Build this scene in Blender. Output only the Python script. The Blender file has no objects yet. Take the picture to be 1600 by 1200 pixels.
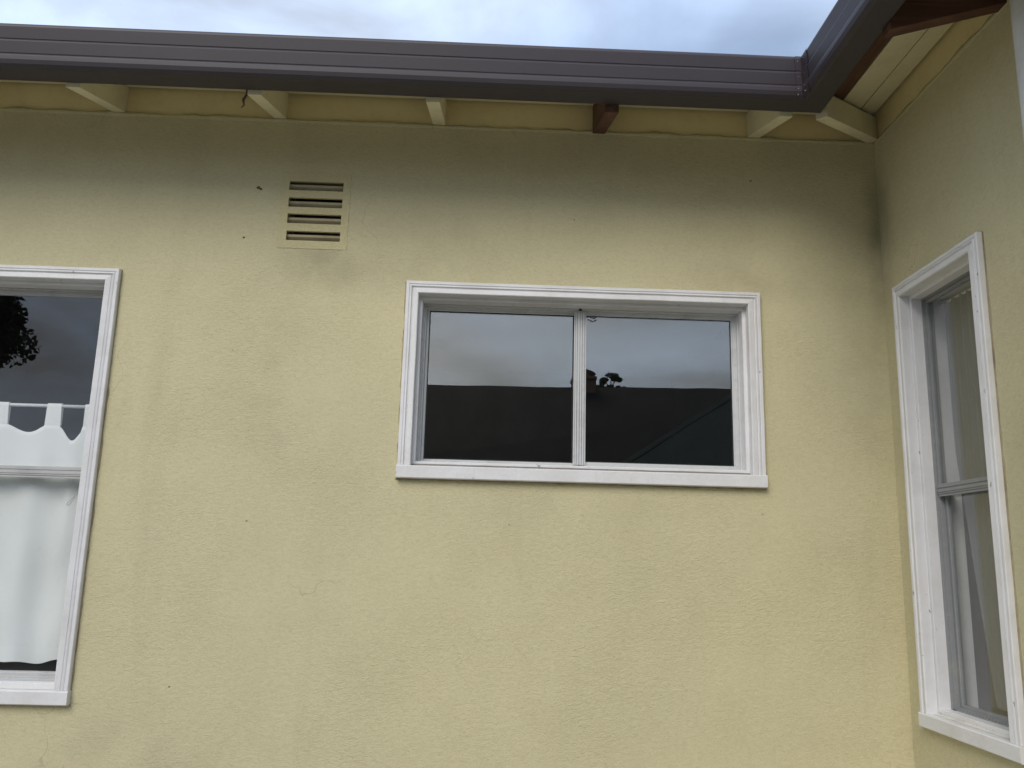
import bpy, math, random
from mathutils import Vector, Matrix, noise
random.seed(7)
S = bpy.context.scene
COL = S.collection

# ------------------------------------------------------------------ camera
H = 1.65                      # eye height above the ground; heights below are written relative to it
YAW, PITCH, ROLL = 0.0288, 0.2039, 0.0256
cam = bpy.data.cameras.new('camera'); co = bpy.data.objects.new('camera', cam); COL.objects.link(co)
fw = Vector((math.sin(YAW)*math.cos(PITCH), math.cos(YAW)*math.cos(PITCH), math.sin(PITCH)))
rt = Vector((math.cos(YAW), -math.sin(YAW), 0)); up = rt.cross(fw)
r2 = rt*math.cos(ROLL)+up*math.sin(ROLL); u2 = up*math.cos(ROLL)-rt*math.sin(ROLL)
M = Matrix((r2, u2, -fw)).transposed().to_4x4(); M.translation = (0, -3.0024, H)
co.matrix_world = M
cam.sensor_width = 36; cam.lens = 1347/1600*36; cam.clip_start = .05; cam.clip_end = 500
S.camera = co
S.cycles.max_bounces = 7; S.cycles.diffuse_bounces = 3; S.cycles.glossy_bounces = 3; S.cycles.transmission_bounces = 2; S.cycles.transparent_max_bounces = 12
S.render.resolution_x = 1024; S.render.resolution_y = 768

# ------------------------------------------------------------------ sky, sun, exposure
SUN_EL, SUN_AZ = math.radians(38), math.radians(203)      # azimuth clockwise from +y: behind the viewer, a little to the left
w = bpy.data.worlds.new('World'); S.world = w; w.use_nodes = True
nt = w.node_tree; nt.nodes.clear(); L = nt.links.new
def wn(t, **k):
    n = nt.nodes.new(t)
    for a, b in k.items(): setattr(n, a, b)
    return n
out = wn('ShaderNodeOutputWorld'); bg = wn('ShaderNodeBackground'); bg.inputs[1].default_value = .1
sky = wn('ShaderNodeTexSky', sky_type='NISHITA', sun_disc=False, sun_elevation=SUN_EL, sun_rotation=SUN_AZ)
sky.dust_density = 1.5
tc = wn('ShaderNodeTexCoord'); sp = wn('ShaderNodeSeparateXYZ'); L(tc.outputs['Generated'], sp.inputs[0])
def wm(op, a, b=None):
    n = wn('ShaderNodeMath', operation=op)
    for i, v in enumerate((a, b)):
        if v is None: continue
        if isinstance(v, (int, float)): n.inputs[i].default_value = v
        else: L(v, n.inputs[i])
    return n.outputs[0]
zz = wm('ADD', wm('MAXIMUM', sp.outputs[2], 0), .22)
cb = wn('ShaderNodeCombineXYZ'); L(wm('DIVIDE', sp.outputs[0], zz), cb.inputs[0]); L(wm('DIVIDE', sp.outputs[1], zz), cb.inputs[1])
n1 = wn('ShaderNodeTexNoise'); n1.inputs['Scale'].default_value = 2.1; n1.inputs['Detail'].default_value = 7; n1.inputs['Roughness'].default_value = .52; n1.inputs['Distortion'].default_value = .4
n2 = wn('ShaderNodeTexNoise'); n2.inputs['Scale'].default_value = .9; n2.inputs['Detail'].default_value = 4
mo = wn('ShaderNodeMapping'); mo.inputs['Location'].default_value = (1.3, 0.4, 2.0); L(cb.outputs[0], mo.inputs[0])
L(mo.outputs[0], n1.inputs[0]); L(mo.outputs[0], n2.inputs[0])
r1 = wn('ShaderNodeValToRGB'); L(n1.outputs[0], r1.inputs[0])
r1.color_ramp.elements[0].position = .30; r1.color_ramp.elements[0].color = (3.5, 3.75, 4.1, 1)
r1.color_ramp.elements[1].position = .70; r1.color_ramp.elements[1].color = (8.0, 10.1, 13.8, 1)
r2_ = wn('ShaderNodeMapRange'); L(n2.outputs[0], r2_.inputs[0])
r2_.inputs[1].default_value = .33; r2_.inputs[2].default_value = .55; r2_.inputs[3].default_value = .3; r2_.inputs[4].default_value = .9
mx = wn('ShaderNodeMix', data_type='RGBA'); L(r2_.outputs[0], mx.inputs[0]); L(sky.outputs[0], mx.inputs[6]); 
ov = wn('ShaderNodeVectorMath', operation='SCALE'); L(r1.outputs[0], ov.inputs[0]); L(wm('ADD', wm('MULTIPLY', wm('MAXIMUM', sp.outputs[2], 0), .75), .55), ov.inputs[3])   # overcast: darker towards the horizon
L(ov.outputs[0], mx.inputs[7])
L(mx.outputs[2], bg.inputs[0]); L(bg.outputs[0], out.inputs[0])
sl = bpy.data.lights.new('sun', 'SUN'); sl.energy = 1.3; sl.angle = math.radians(36); sl.color = (1, .93, .83)
so = bpy.data.objects.new('sun', sl); COL.objects.link(so)
sd = Vector((math.sin(SUN_AZ)*math.cos(SUN_EL), math.cos(SUN_AZ)*math.cos(SUN_EL), math.sin(SUN_EL)))
so.rotation_euler = sd.to_track_quat('Z', 'Y').to_euler(); so.location = (-4, -8, 9)
S.view_settings.view_transform = 'Standard'; S.view_settings.look = 'None'
S.view_settings.gamma = 1; S.view_settings.use_curve_mapping = False; S.view_settings.exposure = .53

# ------------------------------------------------------------------ materials
class Mat:
    def __init__(s, name, rough=.6, spec=.3):
        s.m = bpy.data.materials.new(name); s.m.use_nodes = True; s.t = s.m.node_tree
        s.b = s.t.nodes['Principled BSDF']; s.b.inputs['Roughness'].default_value = rough
        s.b.inputs['Specular IOR Level'].default_value = spec
        tcn = s.t.nodes.new('ShaderNodeTexCoord'); s.co = tcn.outputs['Object']
    def n(s, t, **k):
        x = s.t.nodes.new(t)
        for a, b in k.items(): setattr(x, a, b)
        return x
    def l(s, a, b): s.t.links.new(a, b)
    def scaled(s, sc):
        m = s.n('ShaderNodeMapping'); m.inputs['Scale'].default_value = sc; s.l(s.co, m.inputs[0]); return m.outputs[0]
    def noise(s, scale, detail=3, rough=.5, vec=None, dist=0):
        x = s.n('ShaderNodeTexNoise'); x.inputs['Scale'].default_value = scale; x.inputs['Detail'].default_value = detail
        x.inputs['Roughness'].default_value = rough; x.inputs['Distortion'].default_value = dist
        s.l(vec or s.co, x.inputs[0]); return x.outputs[0]
    def rng(s, v, a, b, c, d):
        x = s.n('ShaderNodeMapRange'); s.l(v, x.inputs[0])
        for i, q in enumerate((a, b, c, d)): x.inputs[i+1].default_value = q
        return x.outputs[0]
    def math(s, op, a, b):
        x = s.n('ShaderNodeMath', operation=op)
        for i, v in enumerate((a, b)):
            if isinstance(v, (int, float)): x.inputs[i].default_value = v
            else: s.l(v, x.inputs[i])
        return x.outputs[0]
    def mix(s, f, a, b, blend='MIX'):
        x = s.n('ShaderNodeMix', data_type='RGBA', blend_type=blend)
        for i, v in ((0, f), (6, a), (7, b)):
            if isinstance(v, (int, float)): x.inputs[i].default_value = v
            elif isinstance(v, tuple): x.inputs[i].default_value = (*v, 1)
            else: s.l(v, x.inputs[i])
        return x.outputs[2]
    def color(s, c):
        if isinstance(c, tuple): s.b.inputs['Base Color'].default_value = (*c, 1)
        else: s.l(c, s.b.inputs['Base Color'])
    def bump(s, h, dist, strength=1):
        x = s.n('ShaderNodeBump'); x.inputs['Distance'].default_value = dist; x.inputs['Strength'].default_value = strength
        s.l(h, x.inputs['Height']); s.l(x.outputs[0], s.b.inputs['Normal'])

def stucco(name, col, dark, stains=()):
    m = Mat(name, .75, .25)
    big = m.noise(1.1, 3, .55); mid = m.noise(5, 3, .6)
    c = m.mix(m.rng(big, .35, .68, 0, .75), col, dark)
    c = m.mix(m.rng(mid, .45, .75, 0, .25), c, (.50, .44, .27))
    # soft vertical runs of grime
    run = m.noise(2.2, 3, .6, m.scaled((2.2, 2.2, .35)))
    c = m.mix(m.rng(run, .58, .8, 0, .22), c, (.33, .31, .20))
    # small dark pits
    vo = m.n('ShaderNodeTexVoronoi'); vo.inputs['Scale'].default_value = 9; vo.inputs['Randomness'].default_value = 1
    dv = m.noise(60, 0); mv = m.n('ShaderNodeVectorMath', operation='ADD'); m.l(m.co, mv.inputs[0])
    cbn = m.n('ShaderNodeCombineXYZ'); m.l(m.math('MULTIPLY', dv, .02), cbn.inputs[0]); m.l(m.math('MULTIPLY', dv, .013), cbn.inputs[2])
    m.l(cbn.outputs[0], mv.inputs[1]); m.l(mv.outputs[0], vo.inputs[0])
    sepc = m.n('ShaderNodeSeparateColor'); m.l(vo.outputs['Color'], sepc.inputs[0])
    pit = m.math('MULTIPLY', m.rng(vo.outputs[0], .022, .035, 1, 0), m.rng(sepc.outputs[0], .72, .74, 0, 1))
    c = m.mix(m.math('MULTIPLY', pit, .8), c, (.09, .075, .045))
    # stains with a place of their own: below the vent, in the corner, under the sills
    for (x, z, rx, rz_, amt) in stains:
        mp_ = m.n('ShaderNodeMapping'); mp_.inputs['Location'].default_value = (-x/rx, 0, -(z+H)/rz_); mp_.inputs['Scale'].default_value = (1/rx, 1/max(rx, .12), 1/rz_); m.l(m.co, mp_.inputs[0])
        ln = m.n('ShaderNodeVectorMath', operation='LENGTH'); m.l(mp_.outputs[0], ln.inputs[0])
        k = m.math('MULTIPLY', m.rng(ln.outputs['Value'], .1, 1, 1, 0), m.rng(mid, .35, .68, .1, 1))
        c = m.mix(m.math('MULTIPLY', k, amt), c, (.20, .185, .12))
    # hairline cracks in a few patches
    vc = m.n('ShaderNodeTexVoronoi', feature='DISTANCE_TO_EDGE'); vc.inputs['Scale'].default_value = 1.6
    wv = m.n('ShaderNodeVectorMath', operation='ADD'); m.l(m.co, wv.inputs[0]); wc = m.n('ShaderNodeTexNoise'); wc.inputs['Scale'].default_value = 5; wc.inputs['Detail'].default_value = 3
    m.l(m.co, wc.inputs[0]); ws = m.n('ShaderNodeVectorMath', operation='SCALE'); ws.inputs[3].default_value = .35; m.l(wc.outputs[1], ws.inputs[0])
    m.l(ws.outputs[0], wv.inputs[1]); m.l(wv.outputs[0], vc.inputs[0])
    crack = m.math('MULTIPLY', m.rng(vc.outputs[0], .0015, .005, 1, 0), m.rng(m.noise(2.6, 0), .62, .70, 0, 1))
    c = m.mix(m.math('MULTIPLY', crack, .22), c, (.2, .17, .1))
    fine = m.noise(170, 3, .75, m.scaled((.85, .85, 1.2)), .3)
    lump = m.noise(72, 3, .7, m.scaled((.7, .7, 1.3)), .7)
    c = m.mix(m.rng(m.math('ADD', m.math('MULTIPLY', fine, .5), m.math('MULTIPLY', lump, .5)), .36, .56, .25, 0), c, (.30, .26, .15)); m.color(c)   # hollows of the grain darkened: relief shade put into the colour
    mask = m.rng(m.noise(1.7, 1), .35, .62, .35, 1.15)
    h = m.math('MULTIPLY', m.math('ADD', m.math('MULTIPLY', fine, .5), m.math('MULTIPLY', lump, .6)), mask)
    h = m.math('ADD', h, m.math('MULTIPLY', m.noise(3.2, 1), 1.6))
    m.bump(h, .006, .7)
    return m.m
WALL = stucco('yellow_stucco', (.63, .575, .36), (.575, .535, .34), ((-.62, 1.04, .17, .13, .4), (-.30, 1.1, .5, .2, .22), (1.44, 1.28, .06, .38, .6), (1.40, .9, .16, .8, .25), (-.78, .62, .2, .5, .13), (-1.1, -.75, .5, .35, .25), (.25, .2, .5, .12, .15), (1.0, 1.03, .3, .1, .25)))

def paint(name, col, dirt, amt, rough=.45, bscale=40, grain=(1, 1, 1), bd=.0012, spec=.35):
    m = Mat(name, rough, spec)
    d = m.noise(7, 6, .65); d2 = m.noise(45, 4, .6, m.scaled(grain))
    c = m.mix(m.rng(d, .48, .78, 0, amt), col, dirt)
    c = m.mix(m.rng(d2, .55, .8, 0, amt*.8), c, dirt)
    m.color(c); m.bump(m.noise(bscale, 4, .6, m.scaled(grain)), bd)
    return m.m
def old_white(name):
    m = Mat(name, .42, .35)
    d = m.noise(6, 5, .65); c = m.mix(m.rng(d, .45, .8, 0, .45), (.745, .745, .75), (.50, .48, .45))
    st = m.noise(60, 3, .6, m.scaled((1, 1, .12))); c = m.mix(m.rng(st, .6, .85, 0, .3), c, (.5, .48, .44))
    chip = m.math('MULTIPLY', m.rng(m.noise(55, 3, .6, m.scaled((1, 1, .6))), .69, .72, 0, 1), m.rng(m.noise(4, 1), .50, .60, 0, 1))
    c = m.mix(m.math('MULTIPLY', chip, .8), c, (.27, .25, .23)); m.color(c)
    h = m.math('SUBTRACT', m.math('ADD', m.noise(35, 3), m.math('MULTIPLY', st, .6)), m.math('MULTIPLY', chip, .8)); m.bump(h, .0016); return m.m
WHITE = old_white('worn_white_gloss_paint')
DIRTY = paint('dirty_white_paint', (.70, .69, .66), (.30, .27, .23), .8, .6)
GRIME = paint('grimy_track_paint', (.27, .25, .225), (.13, .11, .09), .9, .7, 60)
ALU = paint('white_coated_aluminium', (.58, .595, .60), (.34, .33, .31), .6, .35, 30)
GREYALU = paint('grey_aluminium', (.50, .50, .49), (.26, .26, .26), .5, .35, 30)
DARKALU = paint('weathered_dark_aluminium', (.27, .28, .285), (.38, .37, .33), .7, .4, 30)
CREAM = paint('cream_eaves_paint', (.78, .73, .51), (.46, .4, .24), .4, .55, 30)
BLOCK = paint('yellow_eaves_paint', (.78, .66, .36), (.58, .47, .23), .4, .6, 30)
GUTTER = paint('dark_grey_gutter_coating', (.040, .032, .039), (.052, .045, .05), .35, .5, 6, bd=.0006, spec=.5)
PVC = paint('white_downpipe_paint', (.74, .74, .70), (.5, .5, .44), .4, .4, 20)
RUBBER = paint('black_seal', (.03, .03, .03), (.06, .06, .06), .5, .6)
CAULK = paint('cracked_caulk', (.36, .30, .19), (.14, .10, .06), .9, .8, 90, bd=.003)
SCREW = paint('dull_rivet', (.25, .24, .25), (.1, .1, .1), .4, .35)
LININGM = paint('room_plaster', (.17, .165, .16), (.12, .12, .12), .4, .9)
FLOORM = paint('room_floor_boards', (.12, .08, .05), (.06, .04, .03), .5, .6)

def wood(name, a, b, axis):
    m = Mat(name, .7, .25); sc = [26, 26, 26]; sc[axis] = 1.6
    g = m.noise(1.6, 6, .65, m.scaled(tuple(sc)), .5); k = m.noise(4, 4)
    c = m.mix(m.rng(g, .3, .72, 0, 1), a, b); c = m.mix(m.rng(k, .45, .75, 0, .5), c, (a[0]*.45, a[1]*.45, a[2]*.45))
    m.color(c); m.bump(g, .0015); return m.m
RAWX = wood('raw_red_timber_x', (.085, .040, .029), (.165, .085, .056), 0)
RAWY = wood('raw_red_timber_y', (.085, .040, .029), (.175, .095, .062), 1)

def glass(name, ior, tint, refl=(1, 1, 1)):
    m = bpy.data.materials.new(name); m.use_nodes = True; t = m.node_tree; t.nodes.clear()
    o = t.nodes.new('ShaderNodeOutputMaterial'); mixn = t.nodes.new('ShaderNodeMixShader'); tr = t.nodes.new('ShaderNodeBsdfTransparent'); gl = t.nodes.new('ShaderNodeBsdfGlossy')
    fr = t.nodes.new('ShaderNodeFresnel'); gn = t.nodes.new('ShaderNodeNewGeometry'); im = t.nodes.new('ShaderNodeMapRange')
    im.inputs[3].default_value = ior; im.inputs[4].default_value = 1/ior; t.links.new(gn.outputs['Backfacing'], im.inputs[0]); t.links.new(im.outputs[0], fr.inputs[0])   # the same glass from either side
    tr.inputs[0].default_value = (*tint, 1); gl.inputs['Roughness'].default_value = .0; gl.inputs['Color'].default_value = (*refl, 1)
    no = t.nodes.new('ShaderNodeTexNoise'); no.inputs['Scale'].default_value = 2.5; no.inputs['Detail'].default_value = 2
    c = t.nodes.new('ShaderNodeTexCoord'); t.links.new(c.outputs['Object'], no.inputs[0])
    b = t.nodes.new('ShaderNodeBump'); b.inputs['Distance'].default_value = .0008; b.inputs['Strength'].default_value = .5; t.links.new(no.outputs[0], b.inputs['Height'])
    t.links.new(b.outputs[0], gl.inputs['Normal'])
    # a thin film of dust
    df = t.nodes.new('ShaderNodeBsdfDiffuse'); df.inputs[0].default_value = (.5, .5, .48, 1)
    dn = t.nodes.new('ShaderNodeTexNoise'); dn.inputs['Scale'].default_value = 14; dn.inputs['Detail'].default_value = 8; t.links.new(c.outputs['Object'], dn.inputs[0])
    dr = t.nodes.new('ShaderNodeMapRange'); t.links.new(dn.outputs[0], dr.inputs[0])
    for i, q in enumerate((.4, .8, .001, .006)): dr.inputs[i+1].default_value = q
    dm = t.nodes.new('ShaderNodeMixShader'); t.links.new(dr.outputs[0], dm.inputs[0]); t.links.new(tr.outputs[0], dm.inputs[1]); t.links.new(df.outputs[0], dm.inputs[2])
    t.links.new(fr.outputs[0], mixn.inputs[0]); t.links.new(dm.outputs[0], mixn.inputs[1]); t.links.new(gl.outputs[0], mixn.inputs[2]); t.links.new(mixn.outputs[0], o.inputs[0])
    return m
GLASS = glass('warm_mirror_window_glass', 2.4, (.93, .94, .93), (1, .94, .84))  # reflection strengthened and tinted warm to offset the blue of the mirrored sky
CLEAR = glass('clear_window_glass', 1.6, (.975, .985, .98))

def cloth(name, col, trans, see):
    m = bpy.data.materials.new(name); m.use_nodes = True; t = m.node_tree; t.nodes.clear()
    o = t.nodes.new('ShaderNodeOutputMaterial'); d = t.nodes.new('ShaderNodeBsdfDiffuse'); tl = t.nodes.new('ShaderNodeBsdfTranslucent'); tr = t.nodes.new('ShaderNodeBsdfTransparent')
    d.inputs[0].default_value = tl.inputs[0].default_value = (*col, 1)
    a = t.nodes.new('ShaderNodeMixShader'); a.inputs[0].default_value = trans; b = t.nodes.new('ShaderNodeMixShader'); b.inputs[0].default_value = see
    t.links.new(d.outputs[0], a.inputs[1]); t.links.new(tl.outputs[0], a.inputs[2]); t.links.new(a.outputs[0], b.inputs[1]); t.links.new(tr.outputs[0], b.inputs[2]); t.links.new(b.outputs[0], o.inputs[0])
    return m
COTTON = cloth('white_cotton', (.93, .94, .94), .12, 0)
SHEER = cloth('grey_sheer_net', (.30, .31, .315), .3, .30)
MUD = paint('dark_mud', (.09, .07, .045), (.05, .04, .03), .6, .9)
ROD = paint('white_rod_enamel', (.75, .78, .8), (.5, .5, .5), .3, .3)

# ------------------------------------------------------------------ mesh helpers
class MB:
    def __init__(s): s.v = []; s.f = []
    def add(s, vs, fs):
        o = len(s.v); s.v += [tuple(p) for p in vs]; s.f += [tuple(i+o for i in f) for f in fs]; return s
    def box(s, a, b, mp=None):
        (x0, y0, z0), (x1, y1, z1) = a, b
        vs = [(x, y, z) for z in (z0, z1) for y in (y0, y1) for x in (x0, x1)]
        if mp: vs = [mp(*p) for p in vs]
        return s.add(vs, [(0, 2, 3, 1), (4, 5, 7, 6), (0, 1, 5, 4), (2, 6, 7, 3), (0, 4, 6, 2), (1, 3, 7, 5)])
    def loft(s, rings, closed=True, caps=True):
        n = len(rings[0]); vs = [p for r in rings for p in r]; fs = []
        for i in range(len(rings)-1):
            for j in range(n if closed else n-1):
                k = (j+1) % n; fs.append((i*n+j, i*n+k, (i+1)*n+k, (i+1)*n+j))
        if caps and closed: fs += [tuple(range(n))[::-1], tuple((len(rings)-1)*n+j for j in range(n))]
        return s.add(vs, fs)
    def tube(s, pts, r, n=8):
        pts = [Vector(p) for p in pts]; rings = []
        for i, p in enumerate(pts):
            t = (pts[min(i+1, len(pts)-1)]-pts[max(i-1, 0)]).normalized(); a = t.orthogonal().normalized()
            if i: # keep frames aligned
                a = (pa - t*pa.dot(t)).normalized()
            pa = a; b = t.cross(a); rr = r[i] if isinstance(r, (list, tuple)) else r
            rings.append([p+a*rr*math.cos(q*2*math.pi/n)+b*rr*math.sin(q*2*math.pi/n) for q in range(n)])
        return s.loft(rings)
    def build(s, name, mat, parent=None, lift=H, smooth=False, bevel=0, label=None, kind=None):
        me = bpy.data.meshes.new(name); me.from_pydata([(x, y, z+lift) for x, y, z in s.v], [], s.f); me.validate(); me.update()
        import bmesh
        bm = bmesh.new(); bm.from_mesh(me); bmesh.ops.recalc_face_normals(bm, faces=bm.faces); bm.to_mesh(me); bm.free()
        if smooth: me.polygons.foreach_set('use_smooth', [True]*len(me.polygons))
        me.materials.append(mat); o = bpy.data.objects.new(name, me); COL.objects.link(o)
        if parent: o.parent = parent
        if bevel:
            b = o.modifiers.new('bevel', 'BEVEL'); b.width = bevel; b.segments = 2; b.limit_method = 'ANGLE'; b.harden_normals = False
        if label: o['label'] = label
        if kind: o['kind'] = kind
        return o
def thing(name, label, cat, loc=(0, 0, 0), group=None):
    o = bpy.data.objects.new(name, None); COL.objects.link(o); o.location = loc; o['label'] = label; o['category'] = cat; o.empty_display_size = .2
    if group: o['group'] = group
    return o
def tag(o, label, cat, group=None):
    o['label'] = label; o['category'] = cat
    if group: o['group'] = group
    return o
def slab(mb, u0, u1, v0, v1, holes, d0, d1, mp):
    us = sorted({u0, u1, *[h[i] for h in holes for i in (0, 1)]}); vs = sorted({v0, v1, *[h[i] for h in holes for i in (2, 3)]})
    def solid(i, j):
        if i < 0 or j < 0 or i >= len(us)-1 or j >= len(vs)-1: return False
        cu = (us[i]+us[i+1])/2; cv = (vs[j]+vs[j+1])/2
        return not any(h[0] < cu < h[1] and h[2] < cv < h[3] for h in holes)
    idx = {}; pv = []; fs = []
    def P(u, d, v):
        k = (u, d, v)
        if k not in idx: idx[k] = len(pv); pv.append(mp(u, d, v))
        return idx[k]
    for i in range(len(us)-1):
        for j in range(len(vs)-1):
            if not solid(i, j): continue
            a, b, c, e = us[i], us[i+1], vs[j], vs[j+1]
            fs.append((P(a, d0, c), P(b, d0, c), P(b, d0, e), P(a, d0, e))); fs.append((P(a, d1, c), P(a, d1, e), P(b, d1, e), P(b, d1, c)))
            if not solid(i-1, j): fs.append((P(a, d0, c), P(a, d0, e), P(a, d1, e), P(a, d1, c)))
            if not solid(i+1, j): fs.append((P(b, d0, c), P(b, d1, c), P(b, d1, e), P(b, d0, e)))
            if not solid(i, j-1): fs.append((P(a, d0, c), P(a, d1, c), P(b, d1, c), P(b, d0, c)))
            if not solid(i, j+1): fs.append((P(a, d0, e), P(b, d0, e), P(b, d1, e), P(a, d1, e)))
    return mb.add(pv, fs)
def ring(mb, u0, u1, v0, v1, prof, mp):
    """mitred rectangular frame; prof = closed list of (inset, depth)"""
    rs = []
    for cu, cv, su, sv in ((u0, v0, 1, 1), (u1, v0, -1, 1), (u1, v1, -1, -1), (u0, v1, 1, -1)):
        rs.append([mp(cu+su*i, d, cv+sv*i) for i, d in prof])
    return mb.loft(rs+[rs[0]], caps=False)

# ------------------------------------------------------------------ the house
XC, ZT, SLOPE = 1.4514, 1.6102, .30      # inner corner of the two walls, wall top at the eaves, roof pitch
GROUND = -H
WING_END = -1.48                          # outer corner of the right wing, unseen; lengthened to darken the back wall
mB = lambda u, d, v: (u, d, v)            # back wall: u to the right, d into the wall
mR = lambda u, d, v: (XC+d, -u, v)        # right wall: u towards the viewer
house = thing('house', 'yellow stuccoed house corner with dark grey gutter and white framed windows', 'house', (0, 0, 0))

WL = (-2.29, -1.327, -.445, .9935)        # outer casing of the tall window (sill top as the bottom)
WM = (-.304, .983, .3195, .9865)
WR = (.1055, .640, -.440, .9935)
CW = .047                                 # casing width
def hole(w_): return (w_[0]+.02, w_[1]-.02, w_[2]-.03, w_[3]-.02)
VENT = (-.785, -.53, 1.10, 1.40)
vh = (-.762, -.551, 1.122, 1.374)
ZW = ZT-.003
wb = MB(); slab(wb, -4.2, XC, GROUND, ZW, [hole(WL), hole(WM), vh], 0, .14, mB)
wall = wb.build('wall', WALL, house, label='yellow stucco wall with a small sliding window and an air vent')
wr = MB(); slab(wr, -.139, -WING_END-.0005, GROUND-.0, ZW, [hole(WR)], 0, .14, mR)
wr.build('wall', WALL, house, label='yellow stucco wall of the projecting wing')
wf = MB(); wf.box((XC+.1405, WING_END, GROUND), (XC+3.6, WING_END+.14, ZW)); wf.build('wall', WALL, house)

# ragged top edge of the plaster against the eaves boards
def ragged(mb, pts_u, v, lo, hi, proud, mp):
    a = []; b = []; c = []
    for u in pts_u:
        k = noise.noise(Vector((u*9, 3.1, v)))*.6+noise.noise(Vector((u*34, 1.7, v)))*.4
        t = v+lo+(hi-lo)*(.5+.7*k)
        a.append((u, .0002, v-.013-.005*k)); b.append((u, -proud*(.8+.6*k), v-.006)); c.append((u, -proud*.7, t))
    n = len(a); e = [(u, .02, z+.001) for (u, _, z) in c]
    vs = [mp(*p) for p in a+b+c+e]; fs = []
    for r in range(3):
        for i in range(n-1): fs.append((r*n+i, r*n+i+1, (r+1)*n+i+1, (r+1)*n+i))
    return mb.add(vs, fs)
ragged(MB(), [], 0, 0, 0, 0, mB)
rg = MB(); ragged(rg, [-3.2+i*.012 for i in range(int((XC+3.2)/.012))], ZT, -.008, .012, .004, mB); rg.build('plaster_edge', WALL, house, smooth=True)
rg = MB(); ragged(rg, [.004+i*.012 for i in range(121)], ZT, -.006, .012, .003, mR); rg.build('plaster_edge', WALL, house, smooth=True)

# ---- eaves: rafters, blocking, sarking boards, fascia, roof sheets
RD = .105                                 # rafter depth
def rafter(mb, mp, u, half, n0, n1, dz=0.0, cut=0):
    # n = distance out from the wall; underside falls with the roof
    prof = []
    for n_, plumb in ((n0, 0), (n1, 0)):
        zb = ZT+.003-SLOPE*n_-dz; zt_ = ZT+RD-SLOPE*n_
        prof.append([mp(u-half, -n_, zb), mp(u+half, -n_, zb), mp(u+half, -n_, zt_), mp(u-half, -n_, zt_)])
    return mb.loft(prof)
for i in range(-1, 5):
    u = -1.411+.6*i
    if i == 3:
        rafter(MB(), mB, u, .02, 0, .1)
        o = rafter(MB(), mB, u+.002, .0235, .002, .346, .012).build('rafter', RAWY, house, bevel=.002, label='bare reddish timber rafter end among painted ones')
    else:
        o = rafter(MB(), mB, u+random.uniform(-.003, .003), .0235, -.012, .346, random.uniform(0, .003)).build('rafter', CREAM, house, bevel=.002)
rafter(MB(), mR, .835, .024, -.0, .346, .01).build('rafter', RAWX, house, bevel=.002, label='bare dark red timber rafter over the wing wall')
# valley rafter on the diagonal
d45 = math.sqrt(.5); vr = []
for t in (-.01, .340):
    cx, cy = XC-t, -t; zb = ZT+.002-SLOPE*t; zt_ = ZT+RD-.012-SLOPE*t; h = .021
    vr.append([(cx-h*d45, cy+h*d45, zb), (cx+h*d45, cy-h*d45, zb), (cx+h*d45, cy-h*d45, zt_), (cx-h*d45, cy+h*d45, zt_)])
MB().loft(vr).build('valley_rafter', CREAM, house, bevel=.002)
# blocking boards between rafters on top of the walls
xs = [-3.2]+[-1.411+.6*i for i in range(-1, 5)]+[XC+.03]
for a, b in zip(xs, xs[1:]):
    z0 = ZT-.012
    MB().box((a+.004, .006+random.uniform(0, .004), z0), (b-.004 if b < 1.3 else b, .03, ZT+RD+.018)).build('blocking_board', BLOCK, house, bevel=.002)
for a, b in ((-.03, .822), (.848, 1.46)):
    MB().box((a, .004, ZT-.012), (b, .028, ZT+RD+.018), mR).build('blocking_board', BLOCK, house, bevel=.002)
# sarking boards under the roof
def board(na, nb, mp, u_in, u_out, drop=0):
    # mitred at the valley: u_in(n) gives the end at distance n
    lo = []; th = .017
    vs = []
    for n_ in (na, nb):
        z = ZT+RD+.0005-SLOPE*n_-drop
        for uu in (u_in(n_), u_out(n_)):
            vs += [mp(uu, -n_, z), mp(uu, -n_, z+th)]
    return MB().add(vs, [(0, 2, 6, 4), (1, 5, 7, 3), (0, 1, 3, 2), (4, 6, 7, 5), (0, 4, 5, 1), (2, 3, 7, 6)])
for k, (na, nb, dr) in enumerate(((.005, .03, 0), (.034, .118, .0006), (.123, .205, -.0003), (.209, .333, .0005))):
    board(na, nb, mB, lambda n_: -3.2, lambda n_: XC-n_-.012, dr).build('sarking_board', CREAM, house, bevel=.001)
for k, (na, nb, dr) in enumerate(((.006, .088, 0), (.0945, .2075, .001), (.2125, .333, .003))):
    board(na, nb, mR, lambda n_: n_+.012, lambda n_: -WING_END+n_-.006, dr).build('sarking_board', RAWY if k == 2 else CREAM, house, bevel=.001, label='bare red timber board behind the wing gutter' if k == 2 else None)
# fascia boards behind the gutters
def fascia(mp, ua, ub, mat, name='fascia_board'):
    vs = []
    for n_ in (.3305, .3475):
        for uu in (ua(n_), ub(n_)):
            for z in (1.548, 1.66): vs.append(mp(uu, -n_, z))
    return MB().add(vs, [(0, 1, 3, 2), (4, 6, 7, 5), (0, 4, 5, 1), (2, 3, 7, 6), (1, 5, 7, 3), (0, 2, 6, 4)]).build(name, mat, house)
fascia(mB, lambda n_: -3.2, lambda n_: XC-n_-.001, RAWX)
fascia(mR, lambda n_: n_+.001, lambda n_: -WING_END+n_, RAWY)
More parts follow.
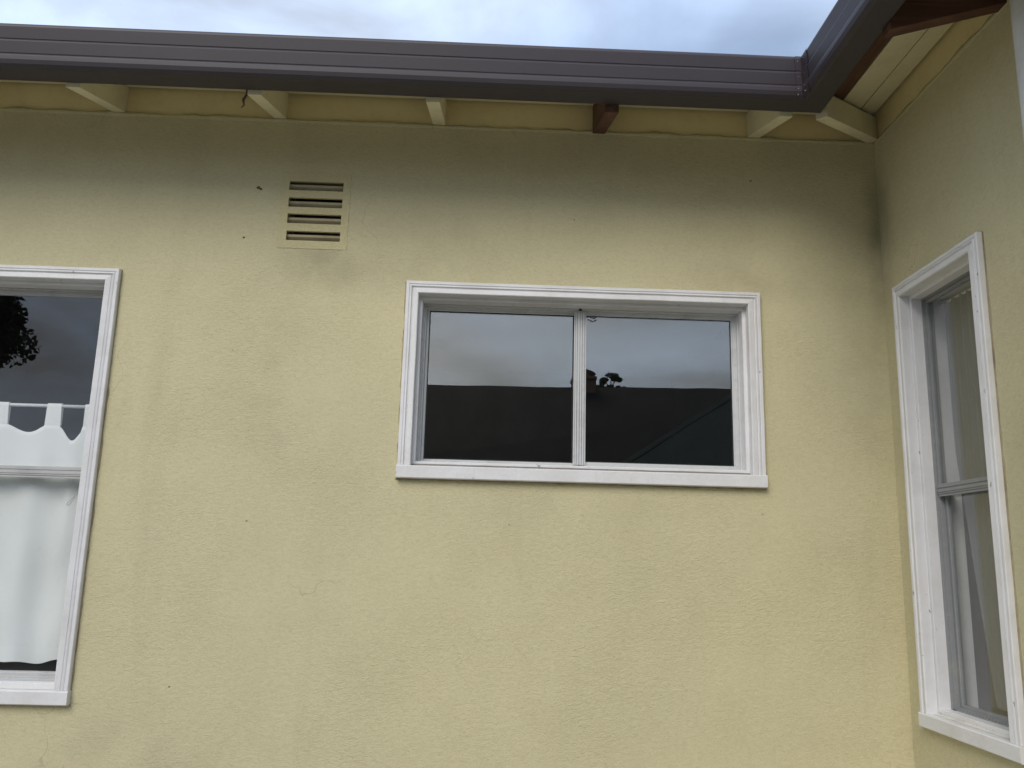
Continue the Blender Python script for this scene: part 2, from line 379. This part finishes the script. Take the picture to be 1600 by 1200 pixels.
# roof sheets (valley and hip meet on the diagonals)
ROOF = paint('roof_sheet_paint', (.07, .06, .065), (.1, .09, .09), .5, .5)
def rz(n_): return ZT+RD+.02-SLOPE*n_
def sheet(pts, name='roof'):
    n = len(pts); vs = [(x, y, z) for x, y, z in pts]+[(x, y, z+.02) for x, y, z in pts]
    MB().add(vs, [tuple(range(n))[::-1], tuple(range(n, 2*n))]+[(i, (i+1) % n, (i+1) % n+n, i+n) for i in range(n)]).build(name, ROOF, house)
E0, T = .345, 3.9
sheet([(-4.4, -E0, rz(E0)), (XC-E0, -E0, rz(E0)), (XC+T, T, rz(-T)), (-4.4, T, rz(-T))])
sheet([(XC-E0+.001, -E0-.001, rz(E0)), (XC-E0, WING_END-E0, rz(E0)), (XC+T, WING_END+T, rz(-T)), (XC+T, T-.002, rz(-T))])
sheet([(XC-E0+.002, WING_END-E0, rz(E0)), (XC+4, WING_END-E0, rz(E0)), (XC+4, WING_END+T, rz(-T)), (XC+T+.002, WING_END+T, rz(-T))])

# ---- gutter: stepped fascia-gutter profile (n out from wall, z)
NB, NF, ZB, ZG = .3485, .443, 1.523, 1.679
gp = [(NB, 1.665), (NB, ZB+.002), (NB+.004, ZB), (NF-.020, ZB+.0003), (NF-.013, ZB+.0028), (NF-.005, ZB+.011), (NF-.0005, ZB+.024), (NF+.0005, 1.5595),
      (NF-.001, 1.564), (NF-.0068, 1.5697), (NF-.0078, 1.5712), (NF-.0062, 1.5735), (NF+.0005, 1.611), (NF-.0008, 1.6148), (NF-.0078, 1.6208), (NF-.0086, 1.6228), (NF-.0066, 1.6252),
      (NF+.0002, 1.663), (NF-.0008, 1.669), (NF-.0045, 1.6755), (NF-.012, 1.6792), (NF-.019, 1.678), (NF-.023, 1.672), (NF-.021, 1.63),
      (NF-.016, 1.575), (NF-.008, 1.55), (NF-.02, ZB+.004), (NB+.003, ZB+.004), (NB+.003, 1.665)]
def sagz(u): return .0012*noise.noise(Vector((u*1.3, 7.7, 0)))
back_g = MB(); rows = []
for u in [-3.6+i*.2 for i in range(23)]: rows.append([(u, -n_, z+sagz(u)) for n_, z in gp])
rows.append([(XC-n_, -n_, z) for n_, z in gp]); back_g.loft(rows)
gB = back_g.build('gutter', GUTTER, house, label='dark grey stepped metal gutter along the back wall eave')
GUTTER2 = GUTTER
rows = [[(XC-n_+.0004, -n_-.0004, z-.001) for n_, z in gp]]
for u in (.5, .9, 1.3): rows.append([(XC-n_, -u, z-.001) for n_, z in gp])
rows.append([(XC-n_, WING_END-n_, z-.001) for n_, z in gp]); rows.append([(XC+3.8, WING_END-n_, z-.001) for n_, z in gp])
gR = MB().loft(rows).build('gutter', GUTTER2, house, label='dark grey stepped metal gutter returning along the wing')
# folded corner cover where the two gutters are mitred, with rivets
def cover(side):
    # thin sleeve hugging the front profile, side 0 along back gutter, 1 along the wing gutter
    idx = range(3, 20); a = []; b = []
    for i in idx:
        n_, z = gp[i]; n_ += .0016; zz_ = z-(.0012 if i < 5 else 0)
        e = .022 if side == 0 else .05
        a.append((XC-n_, -n_, zz_)); b.append((XC-n_-e, -n_, zz_) if side == 0 else (XC-n_, -n_-e, zz_))
    n = len(a); mb = MB(); mb.add(a+b, [(i, i+1, n+i+1, n+i) for i in range(n-1)]); return mb
for sd_ in (0, 1):
    c_ = cover(sd_).build('gutter_corner_cover', GUTTER, house); s_ = c_.modifiers.new('thick', 'SOLIDIFY'); s_.thickness = .001; s_.offset = 1
for (e, z) in ((.012, 1.655), (.012, 1.60), (.012, 1.555), (.014, 1.533)):
    o_ = NF+.0005 if z > 1.62 else (NF-.0005 if z > 1.57 else NF+.002)
    MB().tube([(XC-o_-e, -o_+.002, z), (XC-o_-e, -o_-.0018, z)], [.0022, .0018], 8).build('rivet', SCREW, house)
    MB().tube([(XC-o_+.002, -o_-e-.012, z), (XC-o_-.0018, -o_-e-.012, z)], [.0022, .0018], 8).build('rivet', SCREW, house)

# ---- windows
def casing(mb, kind, w_, mp):
    u0, u1, v0, v1 = w_
    cp = [(0, .004), (0, -.019), (.002, -.022), (.011, -.0225), (.0135, -.0195), (.016, -.0225), (.020, -.024), (.0225, -.0185), (.0245, -.0175), (.0275, -.0215), (.0435, -.024), (CW-.001, -.022), (CW, -.019), (CW, .013), (CW-.012, .013)]
    segs = 14
    def jit(k): return .0009*noise.noise(Vector((k*3.7, u0*5, v1)))
    if kind == 'head':
        rows = [[mp(u0+i+(u1-u0-2*i)*s/segs, d+jit(s), v1-i+jit(s+40)) for i, d in cp] for s in range(segs+1)]
    elif kind == 'l':
        rows = [[mp(u0+i+jit(s+9), d, v0+.0005+(v1-i-.0006-v0)*s/segs) for i, d in cp] for s in range(segs+1)]
    else:
        rows = [[mp(u1-i+jit(s+21), d, v0+.0005+(v1-i-.0006-v0)*s/segs) for i, d in cp] for s in range(segs+1)]
    return mb.loft(rows)
def caulk(mb, w_, mp, bottom):
    u0, u1, v0, v1 = w_
    path = []; st = .014
    def edge(a, b, nrm):
        n = max(2, int(math.dist(a, b)/st)); res = []
        for i in range(n+1):
            t = i/n; u = a[0]+(b[0]-a[0])*t; v = a[1]+(b[1]-a[1])*t
            k = noise.noise(Vector((u*17, v*17, 2.2)))+.6*noise.noise(Vector((u*60, v*60, 5)))
            res.append((u, v, nrm, max(.0008, .0022+.0042*k)))
        return res
    for a, b, nr in (((u0, v0), (u0, v1), (-1, 0)), ((u0, v1), (u1, v1), (0, 1)), ((u1, v1), (u1, v0), (1, 0)), ((u0-.005, bottom), (u1+.005, bottom), (0, -1))):
        e = edge(a, b, nr); vs = []; fs = []
        for u, v, n_, wd in e:
            vs += [mp(u-n_[0]*.003, -.0045, v-n_[1]*.003), mp(u+n_[0]*wd, -.0035, v+n_[1]*wd), mp(u+n_[0]*(wd+.002), .0005, v+n_[1]*(wd+.002))]
        for i in range(len(e)-1):
            for r in range(2): fs.append((3*i+r, 3*i+r+1, 3*i+4+r, 3*i+3+r))
        mb.add(vs, fs)
    return mb
def window(w_, mp0, kind, label, fm, ds=0, slim=1):
    u0, u1, v0, v1 = w_; sh = .044
    mp = mp0
    win = MB()
    # timber lining of the opening, set a little behind the casing
    lp = [(.036, .0135), (CW+.011, .0135), (CW+.0125, .015), (CW+.0125, .139), (.026, .139), (.026, .02)]
    ring(win, u0, u1, v0-CW+.006, v1, lp, mp)
    W = win.build('window', WHITE, house, label=label)
    casing(MB(), 'head', w_, mp).build('casing', WHITE, W, bevel=0)
    casing(MB(), 'l', w_, mp).build('casing', WHITE, W); casing(MB(), 'r', w_, mp).build('casing', WHITE, W)
    # sill: sloping top, nosing past the casings
    e = .0022; rows = []
    for s in range(17):
        u = u0-e+(u1-u0+2*e)*s/16; j = .0008*noise.noise(Vector((u*11, v0*3, 9)))
        rows.append([mp(u, d+j, z) for d, z in ((.0, v0-sh), (-.0235, v0-sh-.0005), (-.0265, v0-sh+.0025), (-.0268, v0-.0035), (-.0235, v0), (.0, v0+.0004))])
    MB().loft(rows).build('sill', WHITE, W)
    # sill bed running back under the sash
    si = CW+.0130; a, b = u0+CW+.0005, u1-CW-.0005
    bed = MB(); vs = []
    for s in range(25):
        u = a+(b-a)*s/24; j = .0015*noise.noise(Vector((u*30, 1, v0)))
        vs += [mp(u, -.001, v0+.001), mp(u, .012+j, v0+.003+j), mp(u, .0125+j, v0+.0098+j), mp(u, .07, v0+.018), mp(u, .10, v0+.02)]
    bed.add(vs, [(5*i+r, 5*i+r+1, 5*i+r+6, 5*i+r+5) for i in range(24) for r in range(4)])
    bed.build('sill_bed', GRIME if kind == 'slider' else DIRTY, W)
    caulk(MB(), w_, mp, v0-sh).build('sealant', CAULK, W)
    # metal sash frame
    mp = lambda u, d, v: mp0(u, d+ds, v)
    f0, f1, g0, g1 = u0+CW+.0128, u1-CW-.0128, v0+.019, v1-CW-.0128
    fr = MB(); ring(fr, f0, f1, g0, g1, [(0, .062), (.005*slim, .062), (.006*slim, .066), (.006*slim, .072), (.011*slim, .072), (.012*slim, .076), (.012*slim, .10), (0, .10)], mp)
    fr.build('sash_frame', fm, W)
    if kind == 'slider':
        um = .337
        # fixed right pane in front, sliding left pane behind
        rs = MB(); ring(rs, um-.012, f1-.010, g0+.006, g1-.0075, [(0, .074), (.010, .0735), (.011, .077), (.0145, .077), (.0145, .088), (0, .088)], mp); rs.build('sash', fm, W)
        ls = MB(); ring(ls, f0+.0125, um+.010, g0+.008, g1-.009, [(0, .0885), (.007, .0885), (.009, .091), (.009, .102), (0, .102)], mp); ls.build('sash', fm, W)
        gk = MB(); ring(gk, um+.0025, f1-.0245, g0+.0205, g1-.022, [(0, .0785), (.003, .0785), (.003, .086), (0, .086)], mp); gk.build('gasket', RUBBER, W)
        gk = MB(); ring(gk, f0+.0215, um+.001, g0+.017, g1-.018, [(0, .0925), (.0035, .0925), (.0035, .1), (0, .1)], mp); gk.build('gasket', RUBBER, W)
        st = MB()
        for x0, x1, d0 in ((-.024, -.0195, .0685), (-.0185, -.0125, .0665), (-.011, -.003, .064), (-.0015, .0055, .0655), (.007, .014, .064), (.0155, .021, .0685)):
            st.box((um+x0, d0, g0+.008), (um+x1, .073, g1-.008), mp)
        st.box((um-.0235, .0728, g0+.009), (um+.0205, .0737, g1-.009), mp)
        st.build('meeting_stile', fm, W, bevel=.001)
        MB().box((f0+.001, .0608, g0+.0004), (f1-.001, .0618, g0+.0026), mp).build('track_gap', RUBBER, W)
        for zz0, zz1 in ((g0-.006, g0+.006), (g1-.007, g1+.002)):
            MB().box((um-.008, .0605, zz0), (um+.004, .066, zz1), mp).build('stile_block', RUBBER, W, bevel=.002)
        MB().box((um-.0, .080, g0+.016), (f1-.021, .084, g1-.018), mp).build('pane', GLASS, W)
        MB().box((f0+.018, .094, g0+.013), (um+.004, .098, g1-.014), mp).build('pane', GLASS, W)
        for x in (f0+.006, f0+.06, f0+.068, um-.075, um-.083):
            MB().box((x, .0605, g0-.003), (x+.005, .0665, g0+.0015), mp).build('drain_slot', RUBBER, W)
        # scraps of old sealant on the glass corner
        for k in range(2):
            p = [mp(um+.024+.007*i+.002*k, .0775, g1-.027-.012*k+.0035*math.sin(i*1.3+k)) for i in range(6)]
            MB().tube(p, [.0016, .001, .0017, .0009, .0016, .001], 5).build('sealant_scrap', RUBBER, W)
    else:
        vm = .268
        us = MB(); ring(us, f0+.0085*slim, f1-.0085*slim, vm-.018, g1-.0085, [(0, .072), (.011*slim, .0715), (.012*slim, .075), (.016*slim, .075), (.016*slim, .086), (0, .086)], mp); us.build('sash', fm, W)
        lo = MB(); ring(lo, f0+.0125-.002, f1-.0125+.002, g0+.0125-.006, vm+.012, [(0, .0885), (.014*slim, .0885), (.016*slim, .091), (.020*slim, .091), (.020*slim, .102), (0, .102)], mp); lo.build('sash', fm, W)
        st = MB()
        for z0, z1, d0 in ((-.020, -.012, .068), (-.012, -.006, .0655), (-.006, .004, .0635), (.004, .008, .0665), (.008, .0205, .0645)):
            st.box((f0+.0128, d0, vm+z0+.0001), (f1-.0128, .0713, vm+z1-.0001), mp)
        st.build('meeting_rail', fm, W, bevel=.001)
        MB().box((f0+.022*slim, .078, vm-.006), (f1-.022*slim, .082, g1-.008-.014*slim), mp).build('pane', CLEAR, W)
        MB().box((f0+.022*slim, .094, g0+.010+.012*slim), (f1-.022*slim, .098, vm+.004), mp).build('pane', CLEAR, W)
        MB().box((f0+.012, .0605, g0-.003), (f0+.03, .0665, g0+.002), mp).build('drain_slot', RUBBER, W)
    return W
win_l = window(WL, mB, 'hung', 'tall white framed window with a white cafe curtain', GREYALU)
win_m = window(WM, mB, 'slider', 'wide white framed two-pane sliding window mirroring a cloudy sky', ALU)
win_r = window(WR, mR, 'hung', 'tall white framed window with grey net curtain on the wing wall', DARKALU, -.012, .55)
# pull loop on the lower sash of the tall window
pl = [(-1.405, .083, .262), (-1.408, .082, .225), (-1.425, .081, .196), (-1.442, .081, .176), (-1.452, .081, .166), (-1.455, .081, .158), (-1.448, .081, .156), (-1.441, .081, .166), (-1.430, .081, .184)]
MB().tube(pl, .0016, 6).build('pull_cord', GREYALU, win_l, smooth=True)

# ---- air vent with four slots
LOUV = paint('shade_toned_vent_paint', (.42, .37, .23), (.22, .18, .11), .7, .8)  # darker than the plate: shade on the louvre undersides put into the colour
slots = [(-.7555, -.557, 1.327, 1.363), (-.754, -.557, 1.261, 1.298), (-.7535, -.557, 1.197, 1.2345), (-.7525, -.557, 1.131, 1.1675)]
VENTM = stucco('vent_paint', (.64, .575, .33), (.56, .51, .30))
vp = MB(); slab(vp, VENT[0], VENT[1], VENT[2], VENT[3], slots, -.0018, .010, mB); vent = vp.build('air_vent', VENTM, house, bevel=.0012, label='painted plaster air vent with four slots')
for a, b, z0, z1 in slots:
    pts = [(.040, z0-.004), (.0125, z0+.0185), (.0125, z0+.0275), (.034, z0+.0275), (.05, z0-.004)]
    MB().loft([[(u, d, z) for d, z in pts] for u in (a-.003, b+.003)]).build('louvre', LOUV, vent)
MB().box((vh[0]-.01, .1405, vh[2]-.01), (vh[1]+.01, .15, vh[3]+.01)).build('back_panel', RUBBER, vent)

# ---- rooms behind the windows
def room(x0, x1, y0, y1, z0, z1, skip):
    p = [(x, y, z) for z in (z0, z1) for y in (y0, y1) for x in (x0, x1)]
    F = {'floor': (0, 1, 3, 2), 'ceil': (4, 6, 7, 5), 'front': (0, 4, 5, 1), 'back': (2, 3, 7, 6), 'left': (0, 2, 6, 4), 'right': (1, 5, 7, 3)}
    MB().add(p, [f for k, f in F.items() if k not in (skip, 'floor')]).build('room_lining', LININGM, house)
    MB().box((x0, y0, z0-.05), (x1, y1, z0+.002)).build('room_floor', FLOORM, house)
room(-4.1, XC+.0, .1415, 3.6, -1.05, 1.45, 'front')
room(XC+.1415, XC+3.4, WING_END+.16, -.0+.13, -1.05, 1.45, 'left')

# ---- downpipe near the wing's outer corner
dp = MB(); px, py = XC-.047, -1.003
dp.tube([(px, py, GROUND+.02), (px, py, .5), (px, py, 1.40), (px, py, ZT+RD-.01)], .039, 20)
dpo = dp.build('downpipe', PVC, house, smooth=True, label='white round downpipe on the wing wall')
for z in (.35, -.6):
    MB().tube([(px, py, z), (px, py, z+.025)], .0425, 20).build('pipe_clip', PVC, dpo, smooth=False)
    MB().box((px+.02, py-.012, z+.004), (XC+.001, py+.012, z+.021)).build('pipe_clip', PVC, dpo)

# a twist of old tape hanging by the second rafter, mud daubs on the wall
MB().tube([(-.838, -.341, 1.545), (-.836, -.343, 1.51), (-.846, -.342, 1.492), (-.842, -.344, 1.470), (-.850, -.343, 1.462)], [.003, .004, .005, .003, .0025], 6).build('hanging_tape', RAWX, house)
for x, z, r in ((-.868, 1.331, .006), (-.859, 1.326, .0045), (-.905, 1.135, .0035)):
    MB().loft([[(x+r*q*(math.cos(a)*(1.2+.4*math.sin(3*a+x*9))), -dd, z+r*q*math.sin(a)) for a in [k*.628 for k in range(10)]] for q, dd in ((1, -.001), (.8, .002), (.3, .0035))]).build('mud_daub', MUD, house)

# ------------------------------------------------------------------ curtains
# tab-topped cafe curtain behind the tall window
tabs = [(-2.22, -2.16), (-2.04, -1.98), (-1.90, -1.845), (-1.785, -1.722), (-1.590, -1.534), (-1.455, -1.40)]
YC = .128
def topz(u):
    for a, b in tabs:
        if a <= u <= b: return .444
    for (a0, a), (b, b1) in zip(tabs, tabs[1:]):
        if a < u < b:
            t = (u-a)/(b-a); q = tabs.index((a0, a)); deep = {4: .062, 3: .030}.get(q, .04); p0 = .72 if q != 4 else .80
            k = max(0, math.sin(math.pi*t**(1.35 if q != 4 else 1.5)))**.8
            return .444-deep*k
    return .44
def soft_top(u):   # the cut edge sags in curves, the tab sides stay straight
    if any(a <= u <= b for a, b in tabs): return .444
    ks = [topz(u+.0035*k) for k in range(-5, 6)]; return sum(ks)/len(ks)
def cy(u, t):
    f = .011*math.sin(u*21+.6+.8*t)+.006*math.sin(u*49+2-t)+.004*noise.noise(Vector((u*8, t*5, 0)))
    return YC+f*(.25+.75*min(1, t*1.6))+.012*noise.noise(Vector((u*5, t*4, 3)))
us = [-2.225+i*.0055 for i in range(int((.825)/.0055)+1)]
NV = 44; vs = []; fs = []
for i, u in enumerate(us):
    zt_ = soft_top(u); zb = -.372+.006*math.sin(u*22+1)+.004*math.sin(u*51)
    for j in range(NV+1):
        t = j/NV; z = zt_+(zb-zt_)*t
        pk = .010*math.exp(-((u+1.47)/.02)**2)*math.exp(-((t-.25)/.12)**2)
        vs.append((u, cy(u, t)-pk, z))
for i in range(len(us)-1):
    for j in range(NV): fs.append((i*(NV+1)+j, (i+1)*(NV+1)+j, (i+1)*(NV+1)+j+1, i*(NV+1)+j+1))
cur = thing('cafe_curtain', 'white cotton tab-top cafe curtain across the lower half of a tall window', 'curtain', (-1.8, YC, H-.37))
def child(o, p): # keep world placement under a moved empty
    o.parent = p; o.matrix_parent_inverse = Matrix.Translation(-Vector(p.location)); return o
cp_ = MB().add(vs, fs).build('panel', COTTON, None, smooth=True); child(cp_, cur)
sm = cp_.modifiers.new('thick', 'SOLIDIFY'); sm.thickness = .0015
# hem band
hv = []; hf = []
for i, u in enumerate(us):
    zb = -.372+.006*math.sin(u*22+1)+.004*math.sin(u*51)
    hv += [(u, cy(u, .955)-.0022, zb+.042), (u, cy(u, 1)-.0022, zb-.0005)]
hf = [(2*i, 2*i+2, 2*i+3, 2*i+1) for i in range(len(us)-1)]
child(MB().add(hv, hf).build('hem', COTTON, None, smooth=True), cur)
RZ = .513
for a, b in tabs:
    rows = []
    m_ = (a+b)/2
    for u in (a, a+.25*(b-a), m_, b-.25*(b-a), b):
        k = .0012*math.sin((u-m_)*90)
        q0 = cy(u, 0)
        rows.append([(u+(.002 if z > .45 else 0)*(1 if u < m_ else -1), y, z) for y, z in ((q0-.0015, .440), (YC-.008-k, RZ-.004), (YC-.0075-k, RZ+.006), (YC, RZ+.0098), (YC+.0075, RZ+.005), (YC+.006, .442))])
    child(MB().loft(rows, closed=False).build('tab', COTTON, None, smooth=True), cur)
tag(MB().tube([(-2.292+CW+.012, YC, RZ), (-1.8, YC, RZ), (-1.327-CW-.012, YC, RZ)], .0062, 12).build('curtain_rod', ROD, None, smooth=True), 'thin white rod carrying the tab-top cafe curtain', 'curtain rod')

# sheer net on the wing window: one gathered panel swept aside, a straight one behind it
def sheer(x, y_far, y_near, sweep, amp, freq, name_seed, zb):
    vs = []; NU, NV2 = 90, 34
    for i in range(NU+1):
        s = i/NU
        for j in range(NV2+1):
            t = j/NV2; z = .915+(zb-.915)*t
            yf = y_far-sweep*max(0, t-.38)**1.1; y = yf+(y_near-yf)*s
            g = amp*math.sin(s*freq+.8*math.sin(s*9+name_seed))*(1-.35*t)+.5*amp*noise.noise(Vector((s*14, t*2, name_seed)))
            vs.append((x+g, y, z))
    return MB().add(vs, [(i*(NV2+1)+j, (i+1)*(NV2+1)+j, (i+1)*(NV2+1)+j+1, i*(NV2+1)+j+1) for i in range(NU) for j in range(NV2)])
tag(sheer(XC+.122, -.172, -.574, .20, .009, 60, 2, -.395).build('net_curtain', SHEER, None, smooth=True), 'grey gathered net curtain swept aside behind the wing window', 'curtain')
tag(sheer(XC+.215, -.12, -.64, 0, .016, 44, 5, -.42).build('net_curtain', SHEER, None, smooth=True), 'straight hanging grey net behind the swept-aside one in the wing window', 'curtain')
tag(MB().tube([(XC+.122, -.1635, .917), (XC+.122, -.35, .916), (XC+.122, -.582, .917)], .005, 10).build('curtain_rod', ROD, None, smooth=True), 'thin white rod along the head of the wing window', 'curtain rod')
tag(MB().tube([(XC+.215, .131, .918), (XC+.215, -.4, .917), (XC+.215, WING_END+.158, .918)], .006, 10).build('curtain_rod', ROD, None, smooth=True), 'white rod inside the room behind the wing window', 'curtain rod')


# ------------------------------------------------------------------ ground
gm = Mat('concrete_yard', .9, .2)
gm.color(gm.mix(gm.rng(gm.noise(.6, 6, .6), .35, .7, 0, 1), (.33, .295, .23), (.24, .215, .165))); gm.bump(gm.noise(30, 5), .004)
g = MB().add([(-150, -200, 0), (150, -200, 0), (150, 60, 0), (-150, 60, 0)], [(0, 1, 2, 3)]).build('ground', gm.m, None, lift=0, kind='structure')

# ------------------------------------------------------------------ what the panes mirror: neighbour's house, trees
NROOF = paint('neighbour_dark_roof', (.016, .0155, .0155), (.022, .022, .021), .6, .8, spec=.08)
NROOF2 = paint('neighbour_green_roof', (.075, .085, .083), (.09, .1, .098), .6, .8, spec=.1)
NWALL = paint('neighbour_grey_weatherboard', (.10, .10, .10), (.14, .13, .12), .5, .7)
BRK = paint('sooty_brick', (.10, .065, .05), (.05, .045, .04), .7, .9)
nb = thing('house', 'dark roofed house across the yard seen mirrored in the sliding window', 'house', (2, -15, 0))
def npart(mb, name, mat): return child(mb.build(name, mat, None), nb)
yr = -14.2
npart(MB().add([(-4.2, -9.6, 1.0), (9, -9.6, 1.0), (9, yr, 3.72), (-4.2, yr, 3.46), (-4.2, -18.6, 1.0), (9, -18.6, 1.0)], [(0, 1, 2, 3), (3, 2, 5, 4)]), 'roof', NROOF)
npart(MB().box((-3.9, -18.2, GROUND), (8.7, -10.3, 1.12)), 'wall', NWALL)
npart(MB().add([(-3.9, -10.32, 1.1), (-3.9, -18.1, 1.1), (-3.9, yr, 3.3)], [(0, 1, 2)]), 'gable', NWALL)
npart(MB().add([(8.7, -10.32, 1.1), (8.7, -18.1, 1.1), (8.7, yr, 3.5)], [(0, 1, 2)]), 'gable', NWALL)
ch = MB(); cxx = 1.955
ch.loft([[(cxx+a*s, yr+.1+b*s2, z) for a, b in ((-1, -1), (1, -1), (1, 1), (-1, 1))] for s, s2, z in ((.235, .24, 3.0), (.235, .24, 3.66), (.25, .27, 3.68), (.25, .27, 3.73), (.21, .22, 3.75))])
npart(ch, 'chimney', BRK)
npart(MB().tube([(cxx+.06, yr+.1, 3.74), (cxx+.08, yr+.1, 3.82), (cxx+.12, yr+.1, 3.86), (cxx+.13, yr+.1, 3.885)], [.14, .12, .13, .15], 10), 'chimney_pot', BRK)
# gabled porch nearer the viewer
npart(MB().add([(1.0, -8.94, .80), (4.0, -8.94, 2.81), (4.0, -11.5, 2.81), (1.0, -11.5, .80), (1.0, -8.94, .72), (4.0, -8.94, 2.73), (4.0, -11.5, 2.73), (1.0, -11.5, .72)], [(0, 1, 2, 3), (4, 7, 6, 5), (0, 4, 5, 1), (1, 5, 6, 2), (2, 6, 7, 3), (3, 7, 4, 0)]), 'porch_roof', NROOF2)
npart(MB().add([(4.002, -8.94, 2.81), (7.0, -8.94, .8), (7.0, -11.5, .8), (4.002, -11.5, 2.81), (4.002, -8.94, 2.73), (7.0, -8.94, .72), (7.0, -11.5, .72), (4.002, -11.5, 2.73)], [(0, 1, 2, 3), (4, 7, 6, 5), (0, 4, 5, 1), (1, 5, 6, 2), (2, 6, 7, 3), (3, 7, 4, 0)]), 'porch_roof', NROOF2)
npart(MB().add([(x, y, z) for y in (-8.95, -9.05) for x, z in ((1.5, GROUND), (6.5, GROUND), (6.5, 1.04), (4.0, 2.72), (1.5, 1.04))], [(0, 1, 2, 3, 4), (9, 8, 7, 6, 5), (0, 5, 6, 1), (1, 6, 7, 2), (2, 7, 8, 3), (3, 8, 9, 4), (4, 9, 5, 0)]), 'wall', NROOF2)

BARK = paint('dark_bark', (.07, .055, .04), (.04, .03, .025), .6, .9)
def leafmat():
    m = Mat('dark_evergreen_leaf', .6, .3); m.color(m.mix(m.rng(m.noise(3, 3), .35, .7, 0, 1), (.03, .05, .022), (.06, .085, .035))); return m.m
LEAF = leafmat()
def tree(name, label, base, trunk_pts, radii, limbs, clumps, nleaf, lsize):
    t = thing(name, label, 'tree', base)
    tr_ = MB().tube(trunk_pts, radii, 9)
    for pts, rr in limbs: tr_.tube(pts, rr, 6)
    child(tr_.build('trunk', BARK, None, smooth=True), t)
    mb = MB(); rnd = random.Random(len(name)*3+nleaf)
    vs = []; fs = []
    for k in range(nleaf):
        c, r = clumps[rnd.randrange(len(clumps))]
        while True:
            q = Vector((rnd.uniform(-1, 1), rnd.uniform(-1, 1), rnd.uniform(-1, 1)))
            if q.length < 1 and q.length > rnd.random()*.9: break
        p = Vector(c)+Vector((q.x*r[0], q.y*r[1], q.z*r[2]))
        d = Vector((rnd.gauss(0, 1), rnd.gauss(0, 1), rnd.gauss(-.2, .7))).normalized(); e = d.orthogonal().normalized()*lsize*.4; l = lsize*rnd.uniform(.6, 1.4)
        i = len(vs); vs += [p-d*l*.5, p+e, p+d*l*.5, p-e]; fs.append((i, i+1, i+2, i+3))
    child(mb.add(vs, fs).build('crown', LEAF, None), t); return t
# big evergreen mirrored in the left window
rnd = random.Random(4); cl = []
for k in range(110):
    a = rnd.uniform(0, 6.28); z = rnd.uniform(3.25, 9.5); R_ = 1.9+.55*min(1.2, max(0, z-3.25)) if z < 5 else 2.4*(1-.11*(z-5))
    rr2 = R_*math.sqrt(rnd.uniform(.1, 1)); s_ = rnd.uniform(.3, .6)
    cl.append(((-11.0+rr2*math.cos(a), -12+rr2*math.sin(a), z), (s_, s_, s_*.7)))
cl += [((rnd.uniform(-9.4, -8.75), -12+rnd.uniform(-.5, .5), 3.55+.1*k), (.34, .4, .28)) for k in range(34)]
lm = [([(-11.0, -12, c[0][2]-1.0), ((-11.0+c[0][0])/2, (-12+c[0][1])/2, c[0][2]-.4), c[0]], [.09, .05, .02]) for c in cl[::2]]
tree('evergreen_tree', 'large dark evergreen tree seen mirrored in the tall left window', (-11.0, -12, 0), [(-11.0, -12, GROUND), (-10.55, -12, 2), (-11.05, -12.1, 5), (-11.0, -12, 8.8)], [.34, .28, .2, .06], lm, cl+[((-11.0, -12, 4.6), (1.9, 1.9, 1.6)), ((-11.0, -12, 7), (1.5, 1.5, 2))]*12, 60000, .11)
# small flat-topped pine beside the mirrored chimney
bx, by = 5.72, -36.0
cl = [((bx+dx, by+rnd.uniform(-.4, .4), z), (s, s, .11)) for dx, z, s in ((-.3, 8.5, .2), (0, 8.62, .32), (.28, 8.58, .25), (.12, 8.48, .2), (-.38, 8.36, .14), (.4, 8.46, .14), (-.5, 8.1, .2), (-.1, 8.05, .22), (.7, 8.1, .14), (.3, 8.02, .15))]
tree('umbrella_pine', 'small flat topped pine tree seen mirrored above the dark roof', (bx, by, 0), [(bx-.1, by, GROUND), (bx-.15, by, 5), (bx-.1, by, 7.4)], [.16, .13, .1],
     [([(bx-.1, by, 7.3), (bx-.12, by, 8.1), (bx-.28, by, 8.45)], [.05, .04, .02]), ([(bx-.1, by, 7.3), (bx+.05, by, 8.15), (bx+.25, by, 8.5)], [.05, .04, .02]), ([(bx-.12, by, 7.2), (bx, by, 8.1), (bx, by, 8.6)], [.05, .03, .02])], cl, 2200, .09)

# added leafy screen, keeps bright low sky out of the left panes
hg = thing('added_hedge', 'tall dark leafy screen added to block low sky mirrored before the cafe curtain', 'added_hedge', (-11, -13.5, 0))
child(MB().box((-18, -14.0, GROUND), (-4.7, -13.0, 1.25)).build('added_hedge_core', LEAF, None), hg)
hv = []; hf = []; rnd = random.Random(11)
for k in range(14000):
    p = Vector((rnd.uniform(-18.1, -4.6), -12.95+rnd.uniform(-.12, .12), rnd.uniform(GROUND, 1.35))) if rnd.random() < .7 else Vector((rnd.uniform(-18.1, -4.6), rnd.uniform(-14, -12.9), 1.27+rnd.gauss(0, .09)))
    d = Vector((rnd.gauss(0, 1), rnd.gauss(0, 1), rnd.gauss(0, 1))).normalized(); e = d.orthogonal().normalized()*.04; i = len(hv)
    hv += [p-d*.07, p+e, p+d*.07, p-e]; hf.append((i, i+1, i+2, i+3))
child(MB().add(hv, hf).build('foliage', LEAF, None, kind='stuff'), hg)
